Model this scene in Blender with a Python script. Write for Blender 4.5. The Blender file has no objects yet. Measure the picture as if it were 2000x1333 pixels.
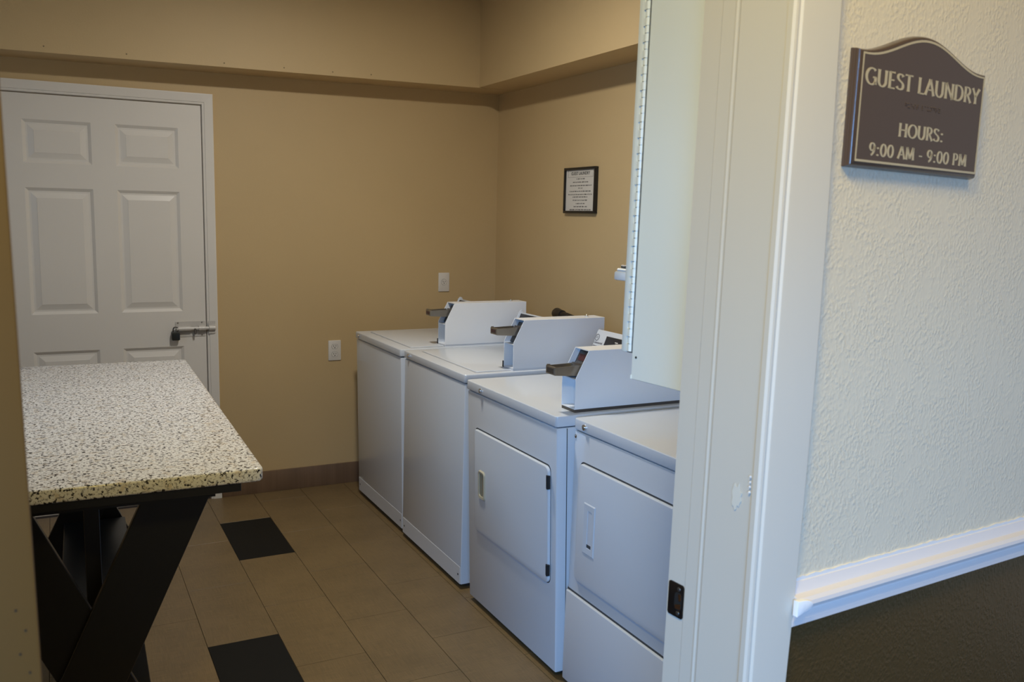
import bpy, bmesh, math, random
from mathutils import Vector, Matrix
random.seed(4)
SC = bpy.context.scene
COL = SC.collection

# ------------------------------------------------------------------ camera, world, lights, exposure
CAM_H = 1.50667
cam = bpy.data.cameras.new('camera')
cam.sensor_width = 36.0
cam.lens = 1734.537 / 2000 * 36.0
cam.clip_start = 0.05
cam.dof.use_dof = True
cam.dof.focus_distance = 2.9
cam.dof.aperture_fstop = 10.0
camo = bpy.data.objects.new('camera', cam); COL.objects.link(camo)
Fv = Vector((0.45523249, 0.87949329, -0.13876214))
Rv = Vector((0.88928507, -0.45682133, 0.02205328))
Uv = Vector((0.04399379, 0.13343847, 0.99008016))
cm = Matrix((Rv, Uv, -Fv)).transposed().to_4x4()
cm.translation = Vector((0, 0, CAM_H))
camo.matrix_world = cm
SC.camera = camo

world = bpy.data.worlds.new('world'); SC.world = world; world.use_nodes = True
bg = world.node_tree.nodes['Background']
bg.inputs[0].default_value = (1.0, 0.97, 0.98, 1)
bg.inputs[1].default_value = 0.32

def area(name, loc, to, sx, sy, power, color, spread=180):
    l = bpy.data.lights.new(name, 'AREA'); l.shape = 'RECTANGLE'; l.size = sx; l.size_y = sy
    l.energy = power; l.color = color; l.spread = math.radians(spread)
    o = bpy.data.objects.new(name, l); COL.objects.link(o)
    o.location = loc
    d = Vector(to) - Vector(loc)
    o.rotation_euler = d.to_track_quat('-Z', 'Z').to_euler()
    return o
# the laundry room's small ceiling lamp
cl = bpy.data.lights.new('room_ceiling_lamp', 'AREA'); cl.shape = 'DISK'; cl.size = 0.2
cl.energy = 26.0; cl.color = (1.0, 0.95, 0.86)
clo = bpy.data.objects.new('room_ceiling_lamp', cl); COL.objects.link(clo); clo.location = (1.0, 3.0, 2.66)
# open sky seen through the corridor's glazed entrance, behind and left of the camera
area('entrance_daylight', (-4.25, -6.6, 3.1), (0.9, 1.0, 1.2), 5.8, 2.0, 1270.0, (0.18, 0.47, 1.0))
# cool fill light added at the room's left wall, no window there
area('left_fill_light', (-1.40, 3.0, 1.55), (1.0, 3.2, 0.9), 1.0, 1.0, 6.5, (0.30, 0.62, 1.0))
# warm ceiling lamps of the corridor
area('corridor_ceiling_lamp', (0.9, 0.05, 2.64), (0.9, 0.05, 0.0), 0.3, 0.3, 8.0, (1.0, 0.80, 0.42))
area('entrance_ceiling_lamp', (-0.1, 0.2, 2.62), (-0.1, 0.2, 0.0), 0.3, 0.3, 27.0, (1.0, 0.76, 0.16))

SC.view_settings.view_transform = 'Standard'
SC.view_settings.look = 'None'
SC.view_settings.gamma = 1.0
SC.view_settings.exposure = 0.0
SC.view_settings.use_curve_mapping = False

# ------------------------------------------------------------------ helpers
class MB:
    def __init__(s): s.bm = bmesh.new()
    def merge(s, t):
        me = bpy.data.meshes.new('tmp'); t.to_mesh(me); t.free()
        s.bm.from_mesh(me); bpy.data.meshes.remove(me); return s
    def box(s, x0, x1, y0, y1, z0, z1, bev=0.0, seg=3):
        t = bmesh.new()
        bmesh.ops.create_cube(t, size=1.0)
        for v in t.verts:
            v.co = Vector(((x0+x1)/2 + v.co.x*(x1-x0), (y0+y1)/2 + v.co.y*(y1-y0), (z0+z1)/2 + v.co.z*(z1-z0)))
        if bev > 0: bmesh.ops.bevel(t, geom=t.edges[:], offset=bev, segments=seg, profile=0.5, affect='EDGES')
        return s.merge(t)
    def prism(s, poly, ax, a0, a1, bev=0.0, seg=2):
        """poly: 2D points in the two axes other than ax (kept in x,y,z order); extruded along ax."""
        t = bmesh.new()
        def P(p, a):
            if ax == 0: return (a, p[0], p[1])
            if ax == 1: return (p[0], a, p[1])
            return (p[0], p[1], a)
        A = [t.verts.new(P(p, a0)) for p in poly]; B = [t.verts.new(P(p, a1)) for p in poly]
        n = len(poly)
        ca = t.faces.new(A); cb = t.faces.new(B[::-1])
        for i in range(n): t.faces.new((A[i], B[i], B[(i+1) % n], A[(i+1) % n]))
        bmesh.ops.recalc_face_normals(t, faces=t.faces[:])
        if bev > 0:
            es = [e for e in t.edges if any(f in (ca, cb) for f in e.link_faces)]
            bmesh.ops.bevel(t, geom=es, offset=bev, segments=seg, profile=0.5, affect='EDGES')
        return s.merge(t)
    def cyl(s, p0, p1, r0, r1=None, n=24, cap=True):
        r1 = r0 if r1 is None else r1
        p0, p1 = Vector(p0), Vector(p1); d = (p1-p0)
        q = d.to_track_quat('Z', 'Y').to_matrix()
        t = bmesh.new()
        A = [t.verts.new(p0 + q @ Vector((r0*math.cos(2*math.pi*i/n), r0*math.sin(2*math.pi*i/n), 0))) for i in range(n)]
        B = [t.verts.new(p1 + q @ Vector((r1*math.cos(2*math.pi*i/n), r1*math.sin(2*math.pi*i/n), 0))) for i in range(n)]
        for i in range(n): t.faces.new((A[i], A[(i+1) % n], B[(i+1) % n], B[i]))
        if cap: t.faces.new(A[::-1]); t.faces.new(B)
        return s.merge(t)
    def dome(s, p0, d, r, h, n=20, rings=5):
        p0 = Vector(p0); q = Vector(d).to_track_quat('Z', 'Y').to_matrix(); t = bmesh.new(); prev = None
        for k in range(rings):
            a = k/(rings)*math.pi/2; rr = r*math.cos(a); hh = h*math.sin(a)
            R = [t.verts.new(p0 + q @ Vector((rr*math.cos(2*math.pi*i/n), rr*math.sin(2*math.pi*i/n), hh))) for i in range(n)]
            if prev:
                for i in range(n): t.faces.new((prev[i], prev[(i+1) % n], R[(i+1) % n], R[i]))
            prev = R
        top = t.verts.new(p0 + q @ Vector((0, 0, h)))
        for i in range(n): t.faces.new((prev[i], prev[(i+1) % n], top))
        return s.merge(t)
    def tube(s, pts, rad, n=12):
        pts = [Vector(p) for p in pts]; t = bmesh.new(); prev = None
        for k, p in enumerate(pts):
            d = (pts[min(k+1, len(pts)-1)] - pts[max(k-1, 0)]).normalized()
            q = d.to_track_quat('Z', 'Y').to_matrix(); r = rad[k] if isinstance(rad, (list, tuple)) else rad
            R = [t.verts.new(p + q @ Vector((r*math.cos(2*math.pi*i/n), r*math.sin(2*math.pi*i/n), 0))) for i in range(n)]
            if prev:
                off = min(range(n), key=lambda o: sum((prev[i].co-R[(i+o) % n].co).length for i in range(n)))
                R = [R[(i+off) % n] for i in range(n)]
                for i in range(n): t.faces.new((prev[i], prev[(i+1) % n], R[(i+1) % n], R[i]))
            else: t.faces.new(R[::-1])
            prev = R
        t.faces.new(prev)
        return s.merge(t)
    def poly(s, pts):
        vs = [s.bm.verts.new(p) for p in pts]; s.bm.faces.new(vs); return s
    def build(s, name, mat, parent=None, fn=None, sharp=25, recalc=True):
        if fn:
            for v in s.bm.verts: v.co = Vector(fn(v.co))
        if recalc: bmesh.ops.recalc_face_normals(s.bm, faces=s.bm.faces[:])
        me = bpy.data.meshes.new(name); s.bm.to_mesh(me); s.bm.free()
        me.polygons.foreach_set('use_smooth', [True]*len(me.polygons))
        me.set_sharp_from_angle(angle=math.radians(sharp))
        me.materials.append(mat)
        o = bpy.data.objects.new(name, me); COL.objects.link(o)
        if parent: o.parent = parent
        return o
def rrect(a0, a1, b0, b1, r, n=5):
    out = []
    for (ca, cb, s0) in ((a1-r, b0+r, -90), (a1-r, b1-r, 0), (a0+r, b1-r, 90), (a0+r, b0+r, 180)):
        for k in range(n+1):
            t = math.radians(s0 + 90*k/n); out.append((ca+r*math.cos(t), cb+r*math.sin(t)))
    return out
def empty(name, label, cat, M=None, group=None):
    o = bpy.data.objects.new(name, None); COL.objects.link(o); o.empty_display_size = 0.1
    if M is not None: o.matrix_world = M
    o['label'] = label; o['category'] = cat
    if group: o['group'] = group
    return o
def struct(o, label=None, cat='wall'):
    o['kind'] = 'structure'
    if label: o['label'] = label
    o['category'] = cat
    return o
def T(x, y, z): return Matrix.Translation((x, y, z))
# frame of the doorway wall: u along it, n into the room, w up from camera height
EU = Vector((0.99572851, 0.09043889, -0.01858892)); EN = Vector((-0.09045452, 0.99590059, 0.0)); EW = Vector((0.01851272, 0.00168145, 0.99982721))
NEAR = Matrix((EU, EN, EW)).transposed().to_4x4(); NEAR.translation = Vector((0.85227781, 0.81000364, CAM_H))

# ------------------------------------------------------------------ materials
def new_mat(name):
    m = bpy.data.materials.new(name); m.use_nodes = True
    nt = m.node_tree; return m, nt, nt.nodes['Principled BSDF']
def plain(name, c, rough=0.5, metal=0.0, spec=0.5, coat=0.0, bump=0.0, bscale=200.0, var=0.0, vscale=6.0):
    m, nt, b = new_mat(name)
    b.inputs['Base Color'].default_value = (*c, 1); b.inputs['Roughness'].default_value = rough
    b.inputs['Metallic'].default_value = metal; b.inputs['Specular IOR Level'].default_value = spec
    b.inputs['Coat Weight'].default_value = coat
    tc = nt.nodes.new('ShaderNodeTexCoord')
    if var > 0:
        nz = nt.nodes.new('ShaderNodeTexNoise'); nz.inputs['Scale'].default_value = vscale; nz.inputs['Detail'].default_value = 4
        nt.links.new(tc.outputs['Object'], nz.inputs['Vector'])
        mx = nt.nodes.new('ShaderNodeMix'); mx.data_type = 'RGBA'
        mx.inputs[6].default_value = (*[x*(1-var) for x in c], 1); mx.inputs[7].default_value = (*[min(1, x*(1+var)) for x in c], 1)
        nt.links.new(nz.outputs['Fac'], mx.inputs[0]); nt.links.new(mx.outputs[2], b.inputs['Base Color'])
    if bump > 0:
        nz = nt.nodes.new('ShaderNodeTexNoise'); nz.inputs['Scale'].default_value = bscale; nz.inputs['Detail'].default_value = 3
        nt.links.new(tc.outputs['Object'], nz.inputs['Vector'])
        bp = nt.nodes.new('ShaderNodeBump'); bp.inputs['Strength'].default_value = bump; bp.inputs['Distance'].default_value = 0.002
        nt.links.new(nz.outputs['Fac'], bp.inputs['Height']); nt.links.new(bp.outputs['Normal'], b.inputs['Normal'])
    return m
M = {}
M['tan'] = plain('tan_wall_paint', (0.585, 0.430, 0.222), 0.55, var=0.05, vscale=2.5, bump=0.15, bscale=160)
M['ceiling'] = plain('ceiling_paint', (0.70, 0.66, 0.58), 0.8, bump=0.1, bscale=120)
M['door'] = plain('door_white_paint', (0.78, 0.75, 0.70), 0.38, bump=0.06, bscale=90, var=0.02)
M['cream'] = plain('cream_trim_paint', (0.66, 0.615, 0.53), 0.5, var=0.02, vscale=4)
M['rail'] = plain('rail_white_paint', (0.74, 0.68, 0.65), 0.4)
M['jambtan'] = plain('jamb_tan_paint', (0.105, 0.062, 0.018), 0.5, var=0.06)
M['hole'] = plain('dark_hole', (0.01, 0.009, 0.008), 0.9)
M['nail'] = plain('nail_stain', (0.22, 0.16, 0.08), 0.7)
M['enamel'] = plain('white_enamel', (0.68, 0.725, 0.775), 0.22, coat=0.2)
M['enamel_low'] = plain('white_enamel_satin', (0.67, 0.70, 0.74), 0.3)
M['lidseam'] = plain('lid_gap_grey', (0.42, 0.41, 0.40), 0.6)
M['gapgrey'] = plain('hinge_gap_grey', (0.13, 0.135, 0.13), 0.7)
M['meterwhite'] = plain('coin_meter_white', (0.86, 0.89, 0.92), 0.3)
M['seam'] = plain('dark_seam', (0.06, 0.065, 0.07), 0.7)
M['skirt'] = plain('black_base', (0.012, 0.011, 0.010), 0.6)
M['chrome'] = plain('chrome', (0.75, 0.74, 0.74), 0.15, metal=1.0)
M['steel'] = plain('dull_steel', (0.42, 0.40, 0.37), 0.34, metal=1.0, var=0.08, vscale=60)
M['darksteel'] = plain('dark_steel', (0.14, 0.13, 0.12), 0.4, metal=0.8)
M['slotred'] = plain('red_slot_paint', (0.15, 0.05, 0.042), 0.5)
M['slotmaroon'] = plain('maroon_slot_paint', (0.085, 0.03, 0.028), 0.5)
M['slotgrey'] = plain('slot_ridge', (0.28, 0.26, 0.24), 0.4, metal=0.6)
M['blackplastic'] = plain('black_plastic', (0.012, 0.012, 0.013), 0.4)
M['consoleblack'] = plain('console_black', (0.02, 0.02, 0.022), 0.35)
M['consolegrey'] = plain('console_grey_print', (0.20, 0.20, 0.23), 0.5)
M['beige'] = plain('beige_plastic', (0.55, 0.50, 0.36), 0.4)
M['beigedark'] = plain('beige_recess', (0.30, 0.27, 0.19), 0.5)
M['blackwood'] = plain('black_stained_wood', (0.010, 0.010, 0.011), 0.33, bump=0.05, bscale=60)
M['outlet'] = plain('white_plastic', (0.78, 0.75, 0.70), 0.35)
M['bronze'] = plain('bronze_plate', (0.035, 0.028, 0.024), 0.3, metal=0.7)
M['brass'] = plain('worn_brass', (0.55, 0.40, 0.32), 0.25, metal=1.0)
M['boltpaint'] = plain('painted_bolt', (0.60, 0.575, 0.54), 0.28)
M['locksteel'] = plain('padlock_body', (0.05, 0.055, 0.055), 0.3, metal=0.6)
M['signbrown'] = plain('sign_brown', (0.076, 0.050, 0.039), 0.27, var=0.04, coat=0.3)
M['signtan'] = plain('sign_tan_print', (0.50, 0.42, 0.28), 0.4)
M['paper'] = plain('notice_paper', (0.66, 0.63, 0.57), 0.25)
M['ink'] = plain('notice_ink', (0.03, 0.028, 0.026), 0.6)
M['framewood'] = plain('black_frame', (0.012, 0.011, 0.010), 0.35)
M['cabinet'] = plain('cabinet_pale_green_white', (0.86, 0.88, 0.80), 0.3, var=0.015, bump=0.03, bscale=30)
M['grout'] = plain('dark_grout', (0.055, 0.038, 0.025), 0.9)
M['caulk'] = plain('white_caulk', (0.80, 0.77, 0.74), 0.4)
M['dab'] = plain('white_highlight', (0.93, 0.93, 0.93), 0.35)
M['patch'] = plain('pale_paint_patch', (0.74, 0.71, 0.62), 0.4)
M['trash'] = plain('hose_rubber', (0.018, 0.015, 0.013), 0.45)

def tile_mat(name, c, cross):
    m, nt, b = new_mat(name); L = nt.links.new
    tc = nt.nodes.new('ShaderNodeTexCoord'); prev = None
    base = nt.nodes.new('ShaderNodeMix'); base.data_type = 'RGBA'
    base.inputs[6].default_value = (*[x*0.80 for x in c], 1); base.inputs[7].default_value = (*[x*1.18 for x in c], 1)
    fac = []
    for sc_ in ((420, 14, 1), (14, 420, 1), (5, 5, 5)):
        mp = nt.nodes.new('ShaderNodeMapping'); mp.inputs['Scale'].default_value = sc_
        nz = nt.nodes.new('ShaderNodeTexNoise'); nz.inputs['Scale'].default_value = 1.0; nz.inputs['Detail'].default_value = 2
        oi = nt.nodes.new('ShaderNodeObjectInfo'); ad = nt.nodes.new('ShaderNodeVectorMath'); ad.operation = 'ADD'
        L(tc.outputs['Object'], ad.inputs[0]); L(oi.outputs['Location'], ad.inputs[1])
        L(ad.outputs[0], mp.inputs['Vector']); L(mp.outputs[0], nz.inputs['Vector']); fac.append(nz.outputs['Fac'])
    a = nt.nodes.new('ShaderNodeMath'); a.operation = 'ADD'; L(fac[0], a.inputs[0]); L(fac[1], a.inputs[1])
    a2 = nt.nodes.new('ShaderNodeMath'); a2.operation = 'MULTIPLY_ADD'; L(fac[2], a2.inputs[0]); a2.inputs[1].default_value = 0.7; L(a.outputs[0], a2.inputs[2])
    mr = nt.nodes.new('ShaderNodeMapRange'); mr.inputs[1].default_value = 1.08; mr.inputs[2].default_value = 1.62
    L(a2.outputs[0], mr.inputs[0]); L(mr.outputs[0], base.inputs[0]); L(base.outputs[2], b.inputs['Base Color'])
    b.inputs['Roughness'].default_value = 0.42
    return m
M['tile'] = tile_mat('linen_floor_tile', (0.180, 0.122, 0.056), True)
M['tileblack'] = plain('black_floor_tile', (0.006, 0.006, 0.0055), 0.65, spec=0.2, bump=0.05, bscale=120)
M['basetile'] = tile_mat('brown_base_tile', (0.17, 0.105, 0.062), True)

def granite():
    m, nt, b = new_mat('speckled_granite'); L = nt.links.new
    tc = nt.nodes.new('ShaderNodeTexCoord')
    def noise(scale, detail, off):
        mp = nt.nodes.new('ShaderNodeMapping'); mp.inputs['Location'].default_value = (off, off*2, off*3)
        nz = nt.nodes.new('ShaderNodeTexNoise'); nz.inputs['Scale'].default_value = scale; nz.inputs['Detail'].default_value = detail
        nz.inputs['Roughness'].default_value = 0.55
        L(tc.outputs['Object'], mp.inputs[0]); L(mp.outputs[0], nz.inputs['Vector']); return nz.outputs['Fac']
    def ramp(src, p0, p1):
        mr = nt.nodes.new('ShaderNodeMapRange'); mr.inputs[1].default_value = p0; mr.inputs[2].default_value = p1; L(src, mr.inputs[0]); return mr.outputs[0]
    def mix(fac, c0, c1):
        mx = nt.nodes.new('ShaderNodeMix'); mx.data_type = 'RGBA'; L(fac, mx.inputs[0])
        for i, c in ((6, c0), (7, c1)):
            if isinstance(c, tuple): mx.inputs[i].default_value = (*c, 1)
            else: L(c, mx.inputs[i])
        return mx.outputs[2]
    c = mix(ramp(noise(40, 2, 1), 0.54, 0.66), (0.84, 0.84, 0.84), (0.72, 0.66, 0.58))
    c = mix(ramp(noise(160, 3, 5), 0.53, 0.61), c, (0.38, 0.37, 0.37))
    c = mix(ramp(noise(118, 3, 9), 0.562, 0.602), c, (0.035, 0.032, 0.035))
    L(c, b.inputs['Base Color']); b.inputs['Roughness'].default_value = 0.16
    return m
M['granite'] = granite()

def hall_wall():
    m, nt, b = new_mat('textured_cream_wall'); L = nt.links.new
    b.inputs['Roughness'].default_value = 0.42
    tc = nt.nodes.new('ShaderNodeTexCoord')
    mp = nt.nodes.new('ShaderNodeMapping'); mp.inputs['Rotation'].default_value = (0, 0.5, 0); mp.inputs['Scale'].default_value = (1.1, 1, 0.85)
    L(tc.outputs['Object'], mp.inputs[0])
    n1 = nt.nodes.new('ShaderNodeTexNoise'); n1.inputs['Scale'].default_value = 190; n1.inputs['Detail'].default_value = 3
    n2 = nt.nodes.new('ShaderNodeTexNoise'); n2.inputs['Scale'].default_value = 40; n2.inputs['Detail'].default_value = 2
    L(mp.outputs[0], n1.inputs['Vector']); L(mp.outputs[0], n2.inputs['Vector'])
    r1 = nt.nodes.new('ShaderNodeMapRange'); r1.inputs[1].default_value = 0.40; r1.inputs[2].default_value = 0.68; L(n1.outputs['Fac'], r1.inputs[0])
    r2 = nt.nodes.new('ShaderNodeMapRange'); r2.inputs[1].default_value = 0.25; r2.inputs[2].default_value = 0.58; L(n2.outputs['Fac'], r2.inputs[0])
    mu = nt.nodes.new('ShaderNodeMath'); mu.operation = 'MULTIPLY'; L(r1.outputs[0], mu.inputs[0]); L(r2.outputs[0], mu.inputs[1])
    bp = nt.nodes.new('ShaderNodeBump'); bp.inputs['Strength'].default_value = 0.5; bp.inputs['Distance'].default_value = 0.0012
    L(mu.outputs[0], bp.inputs['Height']); L(bp.outputs['Normal'], b.inputs['Normal'])
    # cream above the chair rail, brown below it
    sx = nt.nodes.new('ShaderNodeSeparateXYZ'); L(tc.outputs['Object'], sx.inputs[0])
    gt = nt.nodes.new('ShaderNodeMath'); gt.operation = 'GREATER_THAN'; gt.inputs[1].default_value = -0.5; L(sx.outputs['Z'], gt.inputs[0])
    mx = nt.nodes.new('ShaderNodeMix'); mx.data_type = 'RGBA'
    mx.inputs[6].default_value = (0.070, 0.041, 0.013, 1); mx.inputs[7].default_value = (0.72, 0.635, 0.485, 1)
    L(gt.outputs[0], mx.inputs[0]); L(mx.outputs[2], b.inputs['Base Color'])
    return m
M['hall'] = hall_wall()
M['added_wall'] = plain('added_wall_cream_paint', (0.6, 0.55, 0.44), 0.6)

# ------------------------------------------------------------------ room shell
D, W, XL, ZC = 4.7336, 2.3297, -1.45, 2.70
DX0, DX1, DZ = -0.212, 0.6807, 2.0165          # back door slab
# floor slab (grout shows between the tiles)
fl = struct(MB().box(-3.2, 3.2, -3.2, D+0.12, -0.12, -0.003).build('floor', M['grout']), 'brown linen-look plank tile floor with black inset tiles', 'floor')
tp = 0.2443
me_cache = {}
def tile(x0, x1, y0, y1, black=False):
    key = (round(x1-x0, 3), round(y1-y0, 3), black)
    g = 0.0009
    if key not in me_cache:
        w, h = (x1-x0)/2-g, (y1-y0)/2-g
        o = MB().box(-w, w, -h, h, -0.008, 0.0, bev=0.0005, seg=1).build('tile', M['tileblack'] if black else M['tile'], fl)
        me_cache[key] = o.data
    else:
        o = bpy.data.objects.new('tile', me_cache[key]); COL.objects.link(o); o.parent = fl
    o.location = ((x0+x1)/2, (y0+y1)/2, 0)
    if black: o['label'] = 'black tile'
    return o
cols = [0.4179 + (i-4)*tp for i in range(0, 13)]
cols[4:8] = [0.4179, 0.6616, 0.9030, 1.1510]
for i in range(8, 13): cols[i] = 1.151 + (i-7)*tp
TL = 0.507
for i in range(12):
    x0, x1 = cols[i], cols[i+1]
    if x0 > W: break
    x1 = min(x1, W)
    ph = 3.8077 if (i % 2 == 1) else 3.0559+TL
    k = -4
    while True:
        y0, y1 = ph + k*TL, ph + (k+1)*TL
        k += 1
        if y0 >= D - 0.01: break
        if y1 < 1.05: continue
        y1 = min(y1, D)
        blk = (i == 5 and abs(y0-3.8077) < 0.02) or (i == 4 and abs(y1-3.0559) < 0.02)
        tile(x0, x1, y0, y1, blk)

# back wall with the door opening
mb = MB(); mb.box(XL-0.1, DX0-0.006, D, D+0.1, -0.02, ZC+0.1); mb.box(DX1+0.004, W+0.1, D, D+0.1, -0.02, ZC+0.1); mb.box(DX0-0.006, DX1+0.004, D, D+0.1, DZ+0.004, ZC+0.1)
struct(mb.build('wall_back', M['tan']), 'plain tan painted back wall of the laundry room')
struct(MB().box(W, W+0.1, 0.95, D+0.1, -0.02, ZC+0.1).build('wall_right', M['tan']), 'tan painted wall behind the laundry machines')
struct(MB().box(XL-0.1, XL, 0.8, D+0.1, -0.02, ZC+0.1).build('wall_left', M['tan']), 'tan painted left wall of the laundry room')
struct(MB().box(-3.2, 3.2, -3.2, D+0.1, ZC, ZC+0.1).build('ceiling', M['ceiling']), 'off-white ceiling', 'ceiling')
# doorway wall, corridor side textured; jamb lines of the opening
mb = MB()
mb.box(-0.062, 2.3, 0.012, 0.156, -1.54, 1.2)
mb.box(-0.96, -0.062, 0.012, 0.156, 0.76, 1.2)
mb.box(-2.4, -0.96, 0.012, 0.156, -1.54, 1.2)
o = mb.build('wall_front', M['hall']); o.matrix_world = NEAR
struct(o, 'cream orange-peel corridor wall with brown lower half around the doorway')
# unseen corridor wall added behind the camera; its opening's header cuts the daylight
mb = MB()
mb.box(-3.2, -2.3, -1.35, -1.25, -0.02, ZC); mb.box(0.3, 3.2, -1.35, -1.25, -0.02, ZC); mb.box(-2.3, 0.3, -1.35, -1.25, 2.05, ZC)
struct(mb.build('wall_daylight_header', M['added_wall']), 'cream unseen corridor wall added to shape the entrance daylight')

# soffit along back and right wall
mb = MB()
mb.box(XL, W, 4.5173, D, 2.2002, ZC)
def sofshear(c): return (c.x, c.y, c.z - (0.0124*(2.1051-c.x) if c.z < 2.4 and c.y > 4.4 and c.x < 2.1 else 0))
mb.box(2.1051, W, 0.95, 4.5173, 2.2002, ZC)
sof = struct(mb.build('trim_1', M['tan'], fn=sofshear), 'tan boxed soffit running above the back wall and the machines', 'soffit')
for x, z in ((0.003, 2.199), (0.336, 2.199), (0.764, 2.200), (1.047, 2.205), (1.29, 2.207), (1.491, 2.212)):
    MB().cyl((x, 4.5166, z), (x, 4.5175, z), 0.0035, n=8).build('nail_head', M['nail'], sof)
# tile baseboard
bb = struct(MB().box(0.742, W, D-0.012, D, 0.0, 0.1167, bev=0.002, seg=2).build('baseboard_back', M['basetile']), 'brown tile baseboard along the back wall', 'baseboard')
struct(MB().box(XL, -0.275, D-0.012, D, 0.0, 0.1167, bev=0.002, seg=2).build('baseboard_back', M['basetile']), 'brown tile baseboard left of the white door', 'baseboard')

# ------------------------------------------------------------------ back door
YF = D - 0.004
door = bpy.data.objects.new('door_1', None); COL.objects.link(door)
struct(door, 'closed white six-panel door in the back wall', 'door')
PX = [(-0.103, 0.184), (0.288, 0.572)]
PZ = [(0.215, 0.818), (0.997, 1.592), (1.705, 1.902)]
mb = MB()
xs = [DX0, PX[0][0], PX[0][1], PX[1][0], PX[1][1], DX1]
zs = [0.012, PZ[0][0], PZ[0][1], PZ[1][0], PZ[1][1], PZ[2][0], PZ[2][1], DZ]
for i in (0, 2, 4): mb.box(xs[i], xs[i+1], YF, YF+0.036, zs[0], zs[-1])
for i in (1, 3):
    for k in (0, 2, 4, 6): mb.box(xs[i], xs[i+1], YF, YF+0.036, zs[k], zs[k+1])
mb.build('slab', M['door'], door)
for (x0, x1) in PX:
    for (z0, z1) in PZ:
        mb = MB(); loops = []
        for ins, dep in ((0, 0.0), (0.006, 0.004), (0.014, 0.010), (0.022, 0.010), (0.046, 0.0025), (0.0475, 0.0015)):
            loops.append([mb.bm.verts.new(p) for p in ((x0+ins, YF+dep, z0+ins), (x1-ins, YF+dep, z0+ins), (x1-ins, YF+dep, z1-ins), (x0+ins, YF+dep, z1-ins))])
        for a, b in zip(loops, loops[1:]):
            for i in range(4): mb.bm.faces.new((a[i], a[(i+1) % 4], b[(i+1) % 4], b[i]))
        mb.bm.faces.new(loops[-1])
        back = [mb.bm.verts.new((v.co.x, YF+0.030, v.co.z)) for v in loops[0]]
        for i in range(4): mb.bm.faces.new((back[i], back[(i+1) % 4], loops[0][(i+1) % 4], loops[0][i]))
        mb.bm.faces.new(back[::-1])
        mb.build('panel', M['door'], door, sharp=5)
# slide bolt screwed across the door edge
sb = MB()
sb.prism(rrect(0.532, 0.677, 0.866, 0.944, 0.004), 1, YF-0.003, YF).build('slide_bolt', M['boltpaint'], door)
bolt = [o for o in door.children if o.name.startswith('slide_bolt')][0]
mb = MB(); mb.cyl((0.536, YF-0.017, 0.908), (0.712, YF-0.017, 0.908), 0.0095, n=20)
mb.build('bolt_rod', M['boltpaint'], bolt)
mb = MB(); mb.cyl((0.643, YF-0.0165, 0.908), (0.6765, YF-0.0165, 0.908), 0.0135, n=24); mb.box(0.643, 0.6765, YF-0.0165, YF-0.002, 0.8945, 0.9215)
mb.cyl((0.546, YF-0.0165, 0.908), (0.604, YF-0.0165, 0.908), 0.0125, n=24); mb.box(0.546, 0.604, YF-0.0165, YF-0.002, 0.8955, 0.9205)
mb.build('guide', M['boltpaint'], bolt)['kind'] = 'stuff'
mb = MB(); mb.cyl((0.624, YF-0.022, 0.908), (0.625, YF-0.030, 0.880), 0.006, 0.005, n=14)
mb.build('bolt_knob', M['darksteel'], bolt)
for x, z in ((0.545, 0.937), (0.66, 0.937), (0.545, 0.873), (0.66, 0.873)): MB().cyl((x, YF-0.0045, z), (x, YF-0.003, z), 0.004, n=10).build('screw', M['steel'], bolt)

# door casing
cas = bpy.data.objects.new('trim_2', None); COL.objects.link(cas)
struct(cas, 'white casing around the back door', 'door casing')
def casing_profile(s): return [(0, 0), (0.003, -0.011), (0.012, -0.012), (0.014, -0.015), (0.050, -0.018), (0.0545, -0.017), (0.056, 0)]
def casing_bar(p0, p1, mit0, mit1, inward):
    """bar from p0 to p1 (xz), mitred; profile runs from the inner edge outward."""
    mb = MB(); prof = casing_profile(0)
    d = (Vector(p1)-Vector(p0)).normalized(); out = -Vector(inward)
    A = []; B = []
    for (o_, y) in prof:
        a = Vector(p0) + out*o_ - d*o_*mit0; b = Vector(p1) + out*o_ + d*o_*mit1
        A.append(mb.bm.verts.new((a.x, D+y, a.y))); B.append(mb.bm.verts.new((b.x, D+y, b.y)))
    n = len(prof)
    for i in range(n-1): mb.bm.faces.new((A[i], A[i+1], B[i+1], B[i]))
    mb.bm.faces.new((A[n-1], A[0], B[0], B[n-1])); mb.bm.faces.new(A[::-1]); mb.bm.faces.new(B)
    return mb
xi0, xi1, zi = DX0-0.004, 0.6835, 2.0205
casing_bar((xi1, 0.0), (xi1, zi), 0, 1, (-1, 0)).build('side_casing', M['door'], cas, sharp=5)
casing_bar((xi0, 0.0), (xi0, zi), 0, 1, (1, 0)).build('side_casing', M['door'], cas, sharp=5)
casing_bar((xi0, zi), (xi1, zi), 1, 1, (0, -1)).build('head_casing', M['door'], cas, sharp=5)
# keeper of the slide bolt on the casing
mb = MB(); mb.prism(rrect(0.690, 0.724, 0.880, 0.944, 0.003), 1, D-0.0215, D-0.0175); mb.cyl((0.692, YF-0.019, 0.908), (0.723, YF-0.019, 0.908), 0.0135, n=20)
mb.build('bolt_keeper', M['boltpaint'], cas)
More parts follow.
